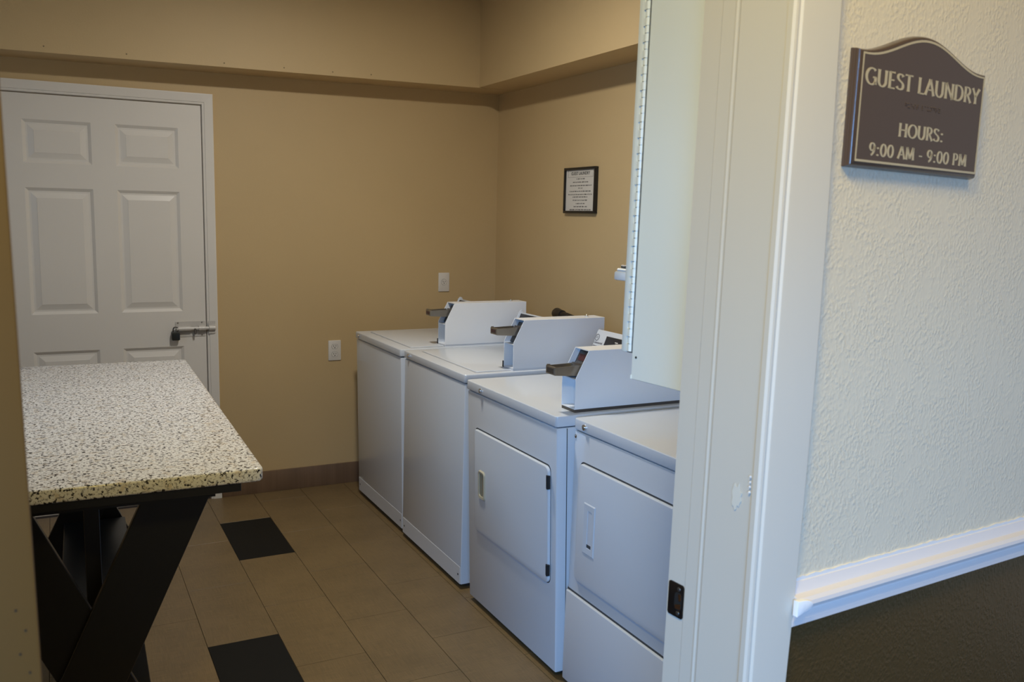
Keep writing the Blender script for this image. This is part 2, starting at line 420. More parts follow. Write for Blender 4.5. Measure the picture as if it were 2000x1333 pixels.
# dark closet behind the door gap
# padlock hanging from the bolt
pl = empty('padlock', 'small dark padlock hanging from the slide bolt of the white door', 'padlock', T(0.531, YF-0.020, 0.8))
mb = MB(); mb.prism(rrect(-0.0195, 0.0195, 0.052, 0.094, 0.006), 1, -0.012, 0.008, bev=0.003); mb.build('body', M['locksteel'], pl)
pts = [(0, -0.002+0.0, 0.094)]
pts = [(-0.011, -0.002, 0.090)] + [(-0.011*math.cos(t), -0.002, 0.108+0.011*math.sin(t)) for t in [k*math.pi/8 for k in range(9)]] + [(0.011, -0.002, 0.090)]
MB().tube(pts, 0.0035, n=10).build('shackle', M['darksteel'], pl)

# ------------------------------------------------------------------ wall plates
def outlet(name, label, x0, x1, z0, z1, duplex):
    r = empty(name, label, 'outlet', T((x0+x1)/2, D, (z0+z1)/2), 'wall outlets of the laundry room')
    w, h = (x1-x0)/2, (z1-z0)/2
    MB().prism(rrect(-w, w, -h, h, 0.003), 1, -0.006, 0.0, bev=0.002).build('plate', M['outlet'], r)
    for zc in ((-0.0215, 0.0215) if duplex else (0.0,)):
        pr = [(0.0165*math.cos(t), zc + max(-0.0125, min(0.0125, 0.0165*math.sin(t)))) for t in [2*math.pi*k/28 for k in range(28)]] if duplex else [(0.0165*math.cos(t), zc+0.0165*math.sin(t)) for t in [2*math.pi*k/28 for k in range(28)]]
        rc = MB().prism(pr, 1, -0.0075, -0.005).build('receptacle', M['outlet'], r)
        ring = MB(); ring.prism([(1.07*p[0], zc+1.07*(p[1]-zc)) for p in pr], 1, -0.0063, -0.005); ring.build('seam', M['seam'], rc)
        mb = MB(); mb.box(-0.0075, -0.0048, -0.0079, -0.0070, zc-0.001, zc+0.0075); mb.box(0.0048, 0.0075, -0.0079, -0.0070, zc+0.0, zc+0.0075)
        mb.cyl((0, -0.0079, zc-0.0065), (0, -0.0070, zc-0.0065), 0.0028, n=12); mb.build('slots', M['hole'], rc)
    for zc in ((0,) if duplex else (0.03, -0.03)): MB().dome((0, -0.0058, zc), (0, -1, 0), 0.0028, 0.001, n=10, rings=3).build('screw', M['outlet'], r)
outlet('wall_outlet', 'white double outlet low on tan wall left of the first washer', 1.3175, 1.3875, 0.702, 0.8125, True)
outlet('wall_outlet', 'white single round outlet on the tan wall above the far washer', 1.964, 2.031, 1.070, 1.178, False)

# ------------------------------------------------------------------ lettering with a broad-nib stroke
def arc(cx, cy, rx, ry, a0, a1, n=18): return [(cx+rx*math.cos(math.radians(a0+(a1-a0)*k/n)), cy+ry*math.sin(math.radians(a0+(a1-a0)*k/n))) for k in range(n+1)]
def bez(p0, p1, p2, p3, n=12):
    return [tuple((1-t)**3*a+3*(1-t)**2*t*b+3*(1-t)*t*t*c+t**3*d for a, b, c, d in zip(p0, p1, p2, p3)) for t in [k/n for k in range(n+1)]]
S_ = bez((.44, .82), (.38, .98), (.08, 1.02), (.08, .77)) + bez((.08, .77), (.08, .52), (.48, .52), (.48, .25))[1:] + bez((.48, .25), (.48, -.03), (.10, -.02), (.04, .19))[1:]
GL = {
 'G': (.74, [arc(.40, .5, .34, .48, 48, 322), [(.66, .04), (.66, .46)], [(.50, .46), (.70, .46)]]),
 'U': (.68, [[(.09, 1), (.09, .34)] + arc(.33, .33, .24, .32, 180, 360)[1:] + [(.57, 1)]]),
 'E': (.50, [[(.10, 0), (.10, 1)], [(.10, .975), (.44, .975)], [(.10, .51), (.40, .51)], [(.10, .025), (.46, .025)]]),
 'S': (.54, [S_]),
 'T': (.54, [[(.27, 0), (.27, 1)], [(.0, .975), (.54, .975)]]),
 'L': (.48, [[(.10, 0), (.10, 1)], [(.10, .025), (.46, .025)]]),
 'A': (.66, [[(.02, 0), (.32, 1)], [(.33, 1), (.63, 0)], [(.13, .34), (.52, .34)]]),
 'N': (.70, [[(.09, 0), (.09, 1)], [(.09, 1), (.60, 0)], [(.60, 0), (.60, 1)]]),
 'D': (.70, [[(.10, 0), (.10, 1)], [(.10, .975), (.26, .975)] + arc(.26, .5, .36, .475, 90, -90)[1:] + [(.10, .025)]]),
 'R': (.58, [[(.10, 0), (.10, 1)], [(.10, .975), (.24, .975)] + arc(.24, .735, .21, .24, 90, -90)[1:] + [(.10, .495)], [(.27, .49), (.54, 0)]]),
 'Y': (.58, [[(.02, 1), (.29, .46)], [(.56, 1), (.29, .46)], [(.29, .48), (.29, 0)]]),
 'H': (.70, [[(.10, 0), (.10, 1)], [(.60, 0), (.60, 1)], [(.10, .51), (.60, .51)]]),
 'O': (.80, [arc(.40, .5, .335, .48, 0, 360, 32)]),
 '0': (.60, [arc(.30, .5, .225, .48, 0, 360, 28)]),
 '9': (.58, [arc(.28, .68, .20, .30, 0, 360, 24), arc(.12, .68, .36, .66, 8, -78, 14)]),
 'M': (.84, [[(.10, 0), (.13, 1)], [(.13, 1), (.42, .10)], [(.42, .10), (.71, 1)], [(.71, 1), (.74, 0)]]),
 'P': (.56, [[(.10, 0), (.10, 1)], [(.10, .975), (.24, .975)] + arc(.24, .715, .22, .26, 90, -90)[1:] + [(.10, .455)]]),
 '-': (.40, [[(.06, .40), (.34, .40)]]),
 ':': (.30, ['dot0', 'dot1']),
 ' ': (.30, []),
}
def letters(text, u0, u1, base, cap, y, thick=0.160, thin=0.072, depth=0.0006):
    """raised letters in the x-z plane facing -y between u0 and u1."""
    adv = sum(GL[c][0]+0.06 for c in text)-0.06; sx = (u1-u0)/adv; mb = MB(); x = u0
    def P(px, pz, yy): return (x+px*sx, yy, base+pz*cap)
    for c in text:
        for st in GL[c][1]:
            if isinstance(st, str):
                zc = 0.08 if st == 'dot0' else 0.62
                p = [(0.15+0.075*math.cos(2*math.pi*k/12)*1.3, zc+0.075*math.sin(2*math.pi*k/12)) for k in range(12)]
                mb.poly([P(a, b, y-depth) for a, b in p]); continue
            pts = [Vector((a, b)) for a, b in st]; Lr = []
            tot = sum((b-a).length for a, b in zip(pts, pts[1:])) or 1; run = 0
            closed = (pts[0]-pts[-1]).length < 1e-4
            # resample long straight strokes so that the ends can flare
            q = []
            for a, b in zip(pts, pts[1:]):
                m_ = max(1, int((b-a).length/0.08))
                for k in range(m_): q.append(a+(b-a)*k/m_)
            q.append(pts[-1]); pts = q
            for k, p in enumerate(pts):
                a = pts[max(k-1, 0)]; b = pts[min(k+1, len(pts)-1)]
                if closed and k in (0, len(pts)-1): a, b = pts[-2], pts[1]
                d = (b-a).normalized(); nrm = Vector((-d.y, d.x))
                if k: run += (p-pts[k-1]).length
                wd = thin+(thick-thin)*abs(math.sin(math.atan2(d.y, d.x)+0.12))
                if not closed:
                    e = min(run, tot-run)/0.16
                    if e < 1: wd *= 1+0.30*(1-e)**2
                Lr.append((p+nrm*wd/2, p-nrm*wd/2))
            for (l0, r0), (l1, r1) in zip(Lr, Lr[1:]):
                mb.poly([P(l0.x, l0.y, y-depth), P(r0.x, r0.y, y-depth), P(r1.x, r1.y, y-depth), P(l1.x, l1.y, y-depth)])
        x += (GL[c][0]+0.06)*sx
    for f in mb.bm.faces:
        f.normal_update()
        if f.normal.y > 0: f.normal_flip()
    ext = bmesh.ops.extrude_face_region(mb.bm, geom=mb.bm.faces[:])
    for v in [g for g in ext['geom'] if isinstance(g, bmesh.types.BMVert)]: v.co.y += depth
    return mb

# ------------------------------------------------------------------ GUEST LAUNDRY sign on the corridor wall
sign = empty('wall_sign', 'brown arched wall sign reading GUEST LAUNDRY beside the doorway', 'sign', NEAR @ T(0.177, 0.012, 0.076))
def sign_outline(ins):
    hw, zb, zs, zp = 0.1405-ins, -0.003+ins, 0.1415-ins*0.8, 0.1735-ins
    out = [(-hw, zb), (hw, zb), (hw, zs)]
    for k in range(1, 28):
        x = hw - 2*hw*k/28; t = abs(x)/hw
        out.append((x, zs+(zp-zs)*(0.5+0.5*math.cos(math.pi*min(1, t*1.05)))))
    out.append((-hw, zs)); return out
mb = MB(); loops = []
for ins, y in [(0, 0), (0, -0.0035), (0.0004, -0.0042)] + [(0.0004+0.0052*(1-math.cos(math.pi/2*k/8)), -0.0042-0.0086*math.sin(math.pi/2*k/8)) for k in range(1, 9)] + [(0.0058, -0.0128), (0.0060, -0.0140)]:
    loops.append([mb.bm.verts.new((p[0], y, p[1])) for p in sign_outline(ins)])
for a, b in zip(loops, loops[1:]):
    n = len(a)
    for i in range(n): mb.bm.faces.new((a[i], a[(i+1) % n], b[(i+1) % n], b[i]))
mb.bm.faces.new(loops[-1]); mb.bm.faces.new(loops[0][::-1])
mb.build('board', M['signbrown'], sign, sharp=40)
mb = MB()
o1, o2 = sign_outline(0.0064), sign_outline(0.0092)
for y in (-0.0144,):
    n = len(o1)
    for i in range(n):
        j = (i+1) % n
        mb.poly([(o1[i][0], y, o1[i][1]), (o1[j][0], y, o1[j][1]), (o2[j][0], y, o2[j][1]), (o2[i][0], y, o2[i][1])])
        mb.poly([(o2[i][0], y, o2[i][1]), (o2[j][0], y, o2[j][1]), (o2[j][0], y+0.0008, o2[j][1]), (o2[i][0], y+0.0008, o2[i][1])])
mb.build('border_line', M['signtan'], sign)
letters('GUEST LAUNDRY', -0.126, 0.124, 0.0985, 0.0205, -0.0138).build('title_lettering', M['signtan'], sign)
letters('HOURS:', -0.0495, 0.049, 0.0405, 0.0172, -0.0138).build('hours_lettering', M['signtan'], sign)
letters('9:00 AM - 9:00 PM', -0.107, 0.109, 0.0125, 0.0158, -0.0138).build('time_lettering', M['signtan'], sign)
mb = MB()
BR = ['1245', '136', '15', '234', '2345', '', '123', '1', '136', '1345', '145', '1235', '13456']
x = -0.040
for c in BR:
    for d in c:
        k = int(d)-1
        mb.dome((x+(0.0023 if k > 2 else 0), -0.0139, 0.0835-0.0023*(k % 3)), (0, -1, 0), 0.0011, 0.0012, n=8, rings=3)
    x += 0.0061
mb.build('braille_dots', M['signbrown'], sign)

# ------------------------------------------------------------------ chair rail on the corridor wall
rail = bpy.data.objects.new('trim_3', None); COL.objects.link(rail); rail.matrix_world = NEAR
struct(rail, 'white moulded chair rail between cream and brown wall paint', 'chair rail')
prof = [(0.012, -0.5285), (0.002, -0.5285), (-0.001, -0.5262), (-0.001, -0.5195), (0.002, -0.5160), (0.005, -0.5125), (0.0055, -0.5085), (0.003, -0.5055), (-0.004, -0.5040),
        (-0.0085, -0.5010), (-0.0105, -0.4960), (-0.0095, -0.4910), (-0.0055, -0.4868), (0.001, -0.4850), (0.003, -0.4842), (0.0055, -0.478), (0.008, -0.4705), (0.012, -0.4690)]
MB().prism(prof, 0, 0.0005, 1.35).build('moulding', M['rail'], rail, sharp=30)
mb = MB(); top = []; random.seed(9)
N = 150
for k in range(N+1):
    u = -0.002+1.35*k/N; top.append((u, -0.4650+random.uniform(-0.0012, 0.0012)))
mb.prism([(u, z) for u, z in top]+[(1.348, -0.4705), (-0.002, -0.4705)], 1, 0.0095, 0.0122)
mb.build('caulk_line', M['caulk'], rail)
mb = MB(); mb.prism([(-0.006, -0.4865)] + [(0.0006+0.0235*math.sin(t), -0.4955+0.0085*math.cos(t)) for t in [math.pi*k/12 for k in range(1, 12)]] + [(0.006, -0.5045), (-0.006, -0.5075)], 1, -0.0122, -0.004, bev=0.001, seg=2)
mb.build('highlight_dab', M['dab'], rail)  # raised white shape standing in for a bright highlight on the rail end

# ------------------------------------------------------------------ doorway jamb and casing
jamb = bpy.data.objects.new('trim_4', None); COL.objects.link(jamb); jamb.matrix_world = NEAR
struct(jamb, 'cream painted doorway jamb and casing with a strike plate', 'door jamb')
ZB, ZT = -1.505, 0.76
def curve_u(c):   # the old casing bows outward a little
    t = max(0.0, 1-((c.z+0.17)/0.44)**2)
    return (c.x+0.009*t*(1 if c.x > -0.03 else 0), c.y, c.z)
pro = [(-0.062, 0.012), (-0.0815, 0.012), (-0.0815, 0.0045), (-0.079, 0.0015), (-0.0755, 0.001), (-0.073, 0.003), (-0.0705, 0.003), (-0.068, 0.0005), (-0.064, 0.0), (-0.004, 0.0), (-0.001, 0.002), (0.0, 0.006), (0.0, 0.012)]
mb = MB(); mb.prism(pro, 2, ZB, ZT)
bm_ = mb.bm
es = [e for e in bm_.edges if abs(e.verts[0].co.z-e.verts[1].co.z) > 1]
bmesh.ops.subdivide_edges(bm_, edges=es, cuts=24)
mb.build('casing', M['cream'], jamb, fn=curve_u, sharp=15)
pro = [(-0.062, 0.012), (-0.062, 0.1565), (-0.0758, 0.1565), (-0.0758, 0.1235), (-0.0762, 0.1225), (-0.0762, 0.1005), (-0.0770, 0.1000), (-0.0774, 0.0980), (-0.0770, 0.0960), (-0.0765, 0.0950), (-0.0765, 0.0925), (-0.0772, 0.0915), (-0.0777, 0.0895), (-0.0776, 0.0875), (-0.0776, 0.0125), (-0.0788, 0.012)]
MB().prism(pro, 2, ZB, ZT).build('reveal', M['cream'], jamb, sharp=15)
mb = MB(); mb.prism(rrect(0.1235, 0.1535, -0.552, -0.503, 0.004), 0, -0.0775, -0.0740, bev=0.0006)
sp = mb.build('strike_plate', M['bronze'], jamb)
sp['label'] = 'dark bronze strike plate'
mb = MB(); mb.prism(rrect(0.126, 0.140, -0.5405, -0.515, 0.006), 0, -0.0780, -0.0770); mb.build('latch_hole', M['hole'], sp)
mb = MB(); mb.prism([(0.1265, -0.530), (0.1385, -0.534), (0.1375, -0.5395), (0.1275, -0.5385)], 0, -0.0784, -0.0772); mb.prism([(0.127, -0.5165), (0.133, -0.517), (0.131, -0.527), (0.127, -0.526)], 0, -0.0784, -0.0772)
mb.build('latch_lip', M['brass'], sp)
for w in (-0.5105, -0.5455): MB().dome((-0.0773, 0.133, w), (-1, 0, 0), 0.0035, 0.0012, n=14, rings=3).build('screw', M['darksteel'], sp)
mb = MB(); random.seed(3)
pp = []
for k in range(22):
    a = 2*math.pi*k/22; r = random.uniform(0.55, 1.0)
    pp.append((0.040+0.010*r*math.cos(a), -0.349+0.021*r*math.sin(a)))
mb.prism(pp, 0, -0.0790, -0.0786); mb.build('bare_paint_patch', M['patch'], jamb)
mb = MB()
for w, r in ((-0.300, 0.0030), (-0.318, 0.0016), (-0.325, 0.0014), (-0.331, 0.0016), (-0.338, 0.0018)):
    mb.dome((-0.0796, 0.006, w) if r > 0.002 else (-0.0803, 0.0095+0.008, w), (-1, -0.6, 0), r, 0.0009, n=10, rings=3)
mb.build('white_dots', M['caulk'], jamb)  # small raised white dots down the jamb edge

# tan left jamb with old screw holes
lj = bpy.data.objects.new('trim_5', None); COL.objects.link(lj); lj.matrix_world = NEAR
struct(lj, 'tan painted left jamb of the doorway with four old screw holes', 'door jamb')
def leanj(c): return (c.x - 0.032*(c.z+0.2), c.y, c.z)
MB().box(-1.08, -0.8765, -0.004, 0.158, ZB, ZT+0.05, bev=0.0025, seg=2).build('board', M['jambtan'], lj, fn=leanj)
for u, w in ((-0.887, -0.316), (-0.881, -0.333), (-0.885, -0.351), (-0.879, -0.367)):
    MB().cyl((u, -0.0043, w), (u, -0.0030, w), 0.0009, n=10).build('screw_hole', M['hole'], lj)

# ------------------------------------------------------------------ framed notice
fr = empty('picture_frame', 'small black framed guest laundry notice on the right tan wall', 'picture frame', T(W, 3.788, 1.642))
hy, hz, ft = 0.1465, 0.112, 0.020
for (a0, a1, b0, b1) in ((-hy, hy, hz-0.012, hz), (-hy, hy, -hz, -hz+0.012), (-hy, -hy+0.012, -hz+0.012, hz-0.012), (hy-0.012, hy, -hz+0.012, hz-0.012)):
    MB().box(-ft, 0, a0, a1, b0, b1, bev=0.002, seg=2).build('frame_bar', M['framewood'], fr)
MB().box(-0.011, -0.002, -hy+0.010, hy-0.010, -hz+0.010, hz-0.010).build('paper', M['paper'], fr)
def text_mesh(txt, size, name, mat, parent, mw, bold=0.0, xs=1.0):
    cu = bpy.data.curves.new(name, 'FONT'); cu.body = txt; cu.size = size; cu.align_x = 'CENTER'; cu.align_y = 'CENTER'; cu.extrude = 0.0002; cu.offset = bold
    to = bpy.data.objects.new(name, cu); COL.objects.link(to)
    dg = bpy.context.evaluated_depsgraph_get(); me = bpy.data.meshes.new_from_object(to.evaluated_get(dg))
    bpy.data.objects.remove(to); bpy.data.curves.remove(cu)
    me.transform(mw @ Matrix.Diagonal((xs, 1, 1, 1))); me.materials.clear(); me.materials.append(mat)
    o = bpy.data.objects.new(name, me); COL.objects.link(o); o.parent = parent; return o
FR = Matrix(((0, 0, -1, -0.0113), (-1, 0, 0, 0), (0, 1, 0, 0.082), (0, 0, 0, 1)))
text_mesh('GUEST LAUNDRY', 0.022, 'title_lettering', M['ink'], fr, FR, bold=0.0003)
mb = MB()
for (a0, a1, b0, b1) in ((-0.116, 0.116, 0.0975, 0.0985), (-0.116, 0.116, 0.0645, 0.0655), (-0.116, -0.115, 0.0645, 0.0985), (0.115, 0.116, 0.0645, 0.0985)):
    mb.box(-0.0114, -0.0108, a0, a1, b0, b1)
mb.build('title_box', M['ink'], fr)
random.seed(12); mb = MB()
rows = [(0.056, 0.040), (0.040, 0.072), (0.0235, 0.104), (0.011, 0.020), (-0.0045, 0.098), (-0.020, 0.110), (-0.032, 0.070), (-0.048, 0.066), (-0.064, 0.046), (-0.079, 0.068), (-0.0945, 0.102)]
for z, hw in rows:
    y = -hw
    while y < hw-0.006:
        wl = random.choice((0.006, 0.011, 0.017, 0.022)); wl = min(wl, hw-y)
        k = y
        while k < y+wl-0.001:     # illegible small print: strokes of letter size
            hgt = random.choice((0.0042, 0.0055))
            mb.box(-0.0114, -0.0109, k, k+0.0019, z-0.0025, z-0.0025+hgt)
            if random.random() < 0.6: mb.box(-0.0114, -0.0109, k+0.0015, k+0.0029, z-0.0025+random.choice((0, 0.002, 0.004)), z-0.0010+random.choice((0, 0.002)))
            k += 0.0036
        y += wl+0.0052
mb.box(-0.0114, -0.0109, -0.102, 0.100, -0.1000, -0.0993)
mb.build('small_print', M['ink'], fr)

# ------------------------------------------------------------------ laundry machines
def console(root, w, y0, y1, kind):
    mb = MB(); pr = [(0.505, 0.887), (0.522, 0.905), (0.583, 1.052), (0.588, 1.058), (0.596, 1.056), (0.604, 1.044), (0.655, 0.887)] if kind == 'dryer' else [(0.505, 0.887), (0.522, 0.905), (0.583, 1.046), (0.588, 1.050), (0.594, 1.048), (0.600, 1.038), (0.655, 0.887)]
    mb.prism(pr, 1, y0, y1, bev=0.003)
    c = mb.build('console', M['enamel'], root)
    sl = Vector((0.061, 0, 0.147)).normalized(); nn = Vector((-0.147, 0, 0.061)).normalized()
    def face(ya, yb, s0, s1, mat, name, lift=0.0012):
        b0 = Vector((0.522, 0, 0.905)); m2 = MB(); L_ = 0.159
        q = [b0+sl*(s*L_)+nn*lift for s in (s0, s1)]
        base = [b0+sl*(s*L_)-nn*0.002 for s in (s0, s1)]
        vs = [(q[0].x, ya, q[0].z), (q[0].x, yb, q[0].z), (q[1].x, yb, q[1].z), (q[1].x, ya, q[1].z)]
        bs = [(base[0].x, ya, base[0].z), (base[0].x, yb, base[0].z), (base[1].x, yb, base[1].z), (base[1].x, ya, base[1].z)]
        m2.poly(vs)
        for i in range(4): m2.poly([vs[i], vs[(i+1) % 4], bs[(i+1) % 4], bs[i]])
        return m2.build(name, mat, c)
    if kind == 'dryer':
        face(y0+0.03, y1-0.080, 0.08, 0.915, M['consoleblack'], 'control_panel')
        f0 = Vector((0.522, 0, 0.905))
        def onface(y, s, size, txt, nm):
            X = Vector((0, -1, 0)); Z = nn; Yv = sl
            R = Matrix((X, Yv, Z)).transposed().to_4x4(); R.translation = f0+sl*(s*0.159)+nn*0.0006+Vector((0, y, 0))
            text_mesh(txt, size, nm, M['consolegrey'], c, R, bold=0.0002)
            return R
        onface(y1-0.0335, 0.70, 0.0128, 'Commercial', 'lettering'); onface(y1-0.0165, 0.61, 0.0128, 'Dryer', 'lettering')
        R = Matrix((Vector((0, -1, 0)), sl, nn)).transposed().to_4x4(); R.translation = f0+sl*(0.835*0.159)+nn*0.0006+Vector((0, y1-0.0165, 0))
        m2 = MB()   # round script emblem
        for k in range(28):
            a0, a1 = 2*math.pi*k/28, 2*math.pi*(k+1)/28
            m2.poly([R @ Vector((r*math.cos(a), r*math.sin(a), 0.0006)) for r, a in ((0.0115, a0), (0.0150, a0), (0.0150, a1), (0.0115, a1))])
        for cx, cy, r in ((-0.0035, 0.001, 0.0042), (0.004, 0.0, 0.0042)):
            for k in range(14):
                a0, a1 = 0.6+k*0.36, 0.6+(k+1)*0.36
                m2.poly([R @ Vector((cx+q*math.cos(a), cy+q*math.sin(a), 0.0006)) for q, a in ((r-0.0014, a0), (r, a0), (r, a1), (r-0.0014, a1))])
        m2.build('emblem', M['consolegrey'], c)
        m2 = MB()
        for yy, zz, ww in ((0.150, 0.80, 0.020), (0.158, 0.755, 0.016), (0.172, 0.72, 0.010), (0.130, 0.66, 0.014), (0.235, 0.74, 0.018), (0.25, 0.55, 0.014)):
            p = f0+sl*(zz*0.159)+nn*0.0013
            m2.box(p.x-0.0008, p.x+0.0006, y1-yy-ww, y1-yy, p.z-0.002, p.z+0.002)
        m2.build('panel_print', M['outlet'], c)['kind'] = 'stuff'
        m2 = MB(); p = f0+sl*(0.42*0.159); m2.cyl(p+Vector((0, (y0+y1)/2-0.08, 0)), p+nn*0.022+Vector((0, (y0+y1)/2-0.08, 0)), 0.026, 0.023); m2.build('knob', M['blackplastic'], c)
    else:
        face(y0+0.02, y1-0.018, 0.05, 0.95, M['consoleblack'], 'control_panel')
        m2 = MB(); p = Vector((0.522, 0, 0.905))+sl*(0.5*0.159); yk = (y0+y1)/2+0.1
        m2.cyl(p+Vector((0, yk, 0)), p+nn*0.022+Vector((0, yk, 0)), 0.026, 0.023); m2.build('knob', M['blackplastic'], c)
        m2 = MB(); m2.prism([(0.500, 0.887), (0.517, 0.907), (0.577, 1.052), (0.588, 1.061), (0.598, 1.058), (0.606, 1.044), (0.657, 0.887)], 1, y1-0.007, y1, bev=0.002); m2.build('end_cap', M['enamel'], c)
    return c

def coin_meter(root, x, y0, deck, base_h, red):
    """narrow coin box: open sloping front with a push-in coin slide"""
    wd = 0.086; y1 = y0+wd; L_ = 0.432; t = 0.0028; z0 = deck+base_h
    zt = z0+(0.138 if red else 0.164); hh = 0.190 if red else 0.197
    mb = MB()
    prf = [(x, z0), (x, z0+(0.100 if red else 0.106)), (x+0.047, z0+hh), (x+L_, z0+hh), (x+L_, z0)]
    mb.prism(prf, 1, y0, y0+t, bev=0.0008, seg=1); mb.prism(prf, 1, y1-t, y1, bev=0.0008, seg=1)
    mb.box(x+0.047, x+L_, y0+t, y1-t, z0+hh-t, z0+hh); mb.box(x+L_-t, x+L_, y0+t, y1-t, z0+t, z0+hh-t)
    mb.box(x, x+L_, y0+t, y1-t, z0, z0+t)
    c = mb.build('coin_meter', M['meterwhite'], root)
    # divider shelf, lower compartment door, dark mechanism plate
    m2 = MB(); m2.box(x+0.001, x+0.085, y0+t, y1-t, z0+0.0965, z0+0.0995); m2.build('shelf', M['meterwhite'], c)
    m2 = MB(); m2.box(x+0.062, x+0.066, y0+t, y1-t, z0+t, z0+0.0965); m2.build('back_plate', M['meterwhite'], c)
    m2 = MB(); m2.box(x+0.054, x+0.062, y0+0.006, y0+0.040, z0+0.012, z0+0.086, bev=0.003, seg=2); m2.build('cash_door', M['meterwhite'], c)
    m2 = MB(); sl = Vector((0.047, 0, 0.092)).normalized(); nn = Vector((-sl.z, 0, sl.x))
    o0 = Vector((x+0.026, 0, z0+0.103)); L2 = 0.088
    def slab(s0, s1, ya, yb, d0, d1, m3):
        p = [o0+sl*s0-nn*(-d0), o0+sl*s1-nn*(-d0), o0+sl*s1-nn*(-d1), o0+sl*s0-nn*(-d1)]
        m3.prism([(q.x, q.z) for q in p], 1, ya, yb)
    slab(0.0, L2, y0+t, y1-t, -0.012, 0.0, m2); m2.prism([(x+0.012+(zt-z0-0.138)*0.5, zt-0.033), (x+0.032+(zt-z0-0.138)*0.5, zt+0.004), (x+0.045, zt+0.004), (x+0.045, zt-0.033)], 1, y0+0.009, y0+0.079); m2.build('mechanism', M['darksteel'], c)
    m2 = MB(); m3 = MB()
    if red:
        for k in range(9):
            ya = y0+0.010+k*0.0072; slab(0.052, 0.074, ya, ya+0.0032, 0.0, 0.0025, m2); slab(0.026, 0.048, ya, ya+0.0030, 0.0, 0.004, m3)
    else:
        for k in range(4):
            ya = y0+0.022+k*0.011; slab(0.050, 0.056, ya, ya+0.004, 0.0, 0.0015, m2)
        p = o0+sl*0.062; m3.cyl(p+Vector((0, y0+0.040, 0)), p+nn*0.004+Vector((0, y0+0.040, 0)), 0.011)
    m2.build('coin_marks', M['slotred'], c); m3.build('coin_ridges' if red else 'lock_face', M['slotgrey'], c)
    # coin slide
    s0 = x-0.067; ya, yb = y0+0.017, y0+0.071
    m2 = MB()
    side = [(s0, zt-0.026), (s0, zt), (x+0.034, zt+0.003), (x+0.034, zt-0.033), (x+0.012, zt-0.031)]
    m2.prism(side, 1, ya, ya+0.003); m2.prism(side, 1, yb-0.003, yb)
    m2.box(s0+0.004, x+0.03, ya+0.003, yb-0.003, zt-0.012, zt-0.009)
    m2.box(s0-0.003, s0+0.006, ya-0.001, yb+0.001, zt-0.025, zt+0.001, bev=0.001, seg=1)
    m2.box(s0-0.003, s0+0.006, yb-0.012, yb-0.004, zt, zt+0.005)
    m2.build('coin_slide', M['steel'], c)
    m2 = MB(); m2.prism([(yb-0.047, zt-0.020), (yb-0.007, zt-0.020), (yb-0.007, zt-0.004), (yb-0.047, zt-0.004)], 0, s0-0.0038, s0-0.002)
    m2.build('slide_front_plate', M['darksteel'], c)
    if not red:
        m2 = MB()
        for k in range(3): m2.box(s0-0.0044, s0-0.003, yb-0.043+k*0.013, yb-0.034+k*0.013, zt-0.016, zt-0.006)
        m2.build('slide_marks', M['slotmaroon'], c)
    m2 = MB(); m2.cyl((x+L_-0.062, y0+0.045, z0+hh-0.001), (x+L_-0.062, y0+0.045, z0+hh+0.005), 0.0085, n=16); m2.dome((x+L_-0.062, y0+0.045, z0+hh+0.005), (0, 0, 1), 0.0055, 0.006, n=14); m2.build('lock_stud', M['chrome'], c)
    m2 = MB(); m2.box(x+0.001, x+L_, y0+0.002, y1-0.002, deck, z0); m2.build('base_strip', M['darksteel'] if red else M['enamel_low'], c)
    return c

def lock(root, x, y, z, r=0.0095):
    m = MB(); m.cyl((x+0.002, y, z), (x-0.005, y, z), r, r*0.93, n=22); m.cyl((x-0.005, y, z), (x-0.0062, y, z), r*0.62, n=16)
    l = m.build('lock', M['chrome'], root)
    m = MB(); m.box(x-0.0066, x-0.0058, y-0.001, y+0.001, z-r*0.75, z+0.001); m.build('keyhole', M['hole'], l)

def body(root, w, dpt, lean, deck_z, lid_z):
    sh = lambda c: (c.x + lean*(1-c.z/deck_z), c.y, c.z)
    MB().box(0.004, dpt, 0.003, w-0.003, 0.02, lid_z-0.0035, bev=0.006).build('cabinet', M['enamel'], root, fn=sh)
    mb = MB(); mb.box(0.012, dpt-0.008, 0.010, w-0.010, lid_z-0.006, lid_z+0.004); mb.build('seam_strip', M['seam'], root)
    mb = MB(); mb.box(0.030+lean, dpt-0.02, 0.012, w-0.012, 0.012, 0.03); mb.build('base_skirt', M['skirt'], root)
    for x in (0.06, dpt-0.06):
        for y in (0.05, w-0.05): MB().cyl((x+lean, y, 0), (x+lean, y, 0.02), 0.02, n=14).build('foot', M['blackplastic'], root)
    return sh

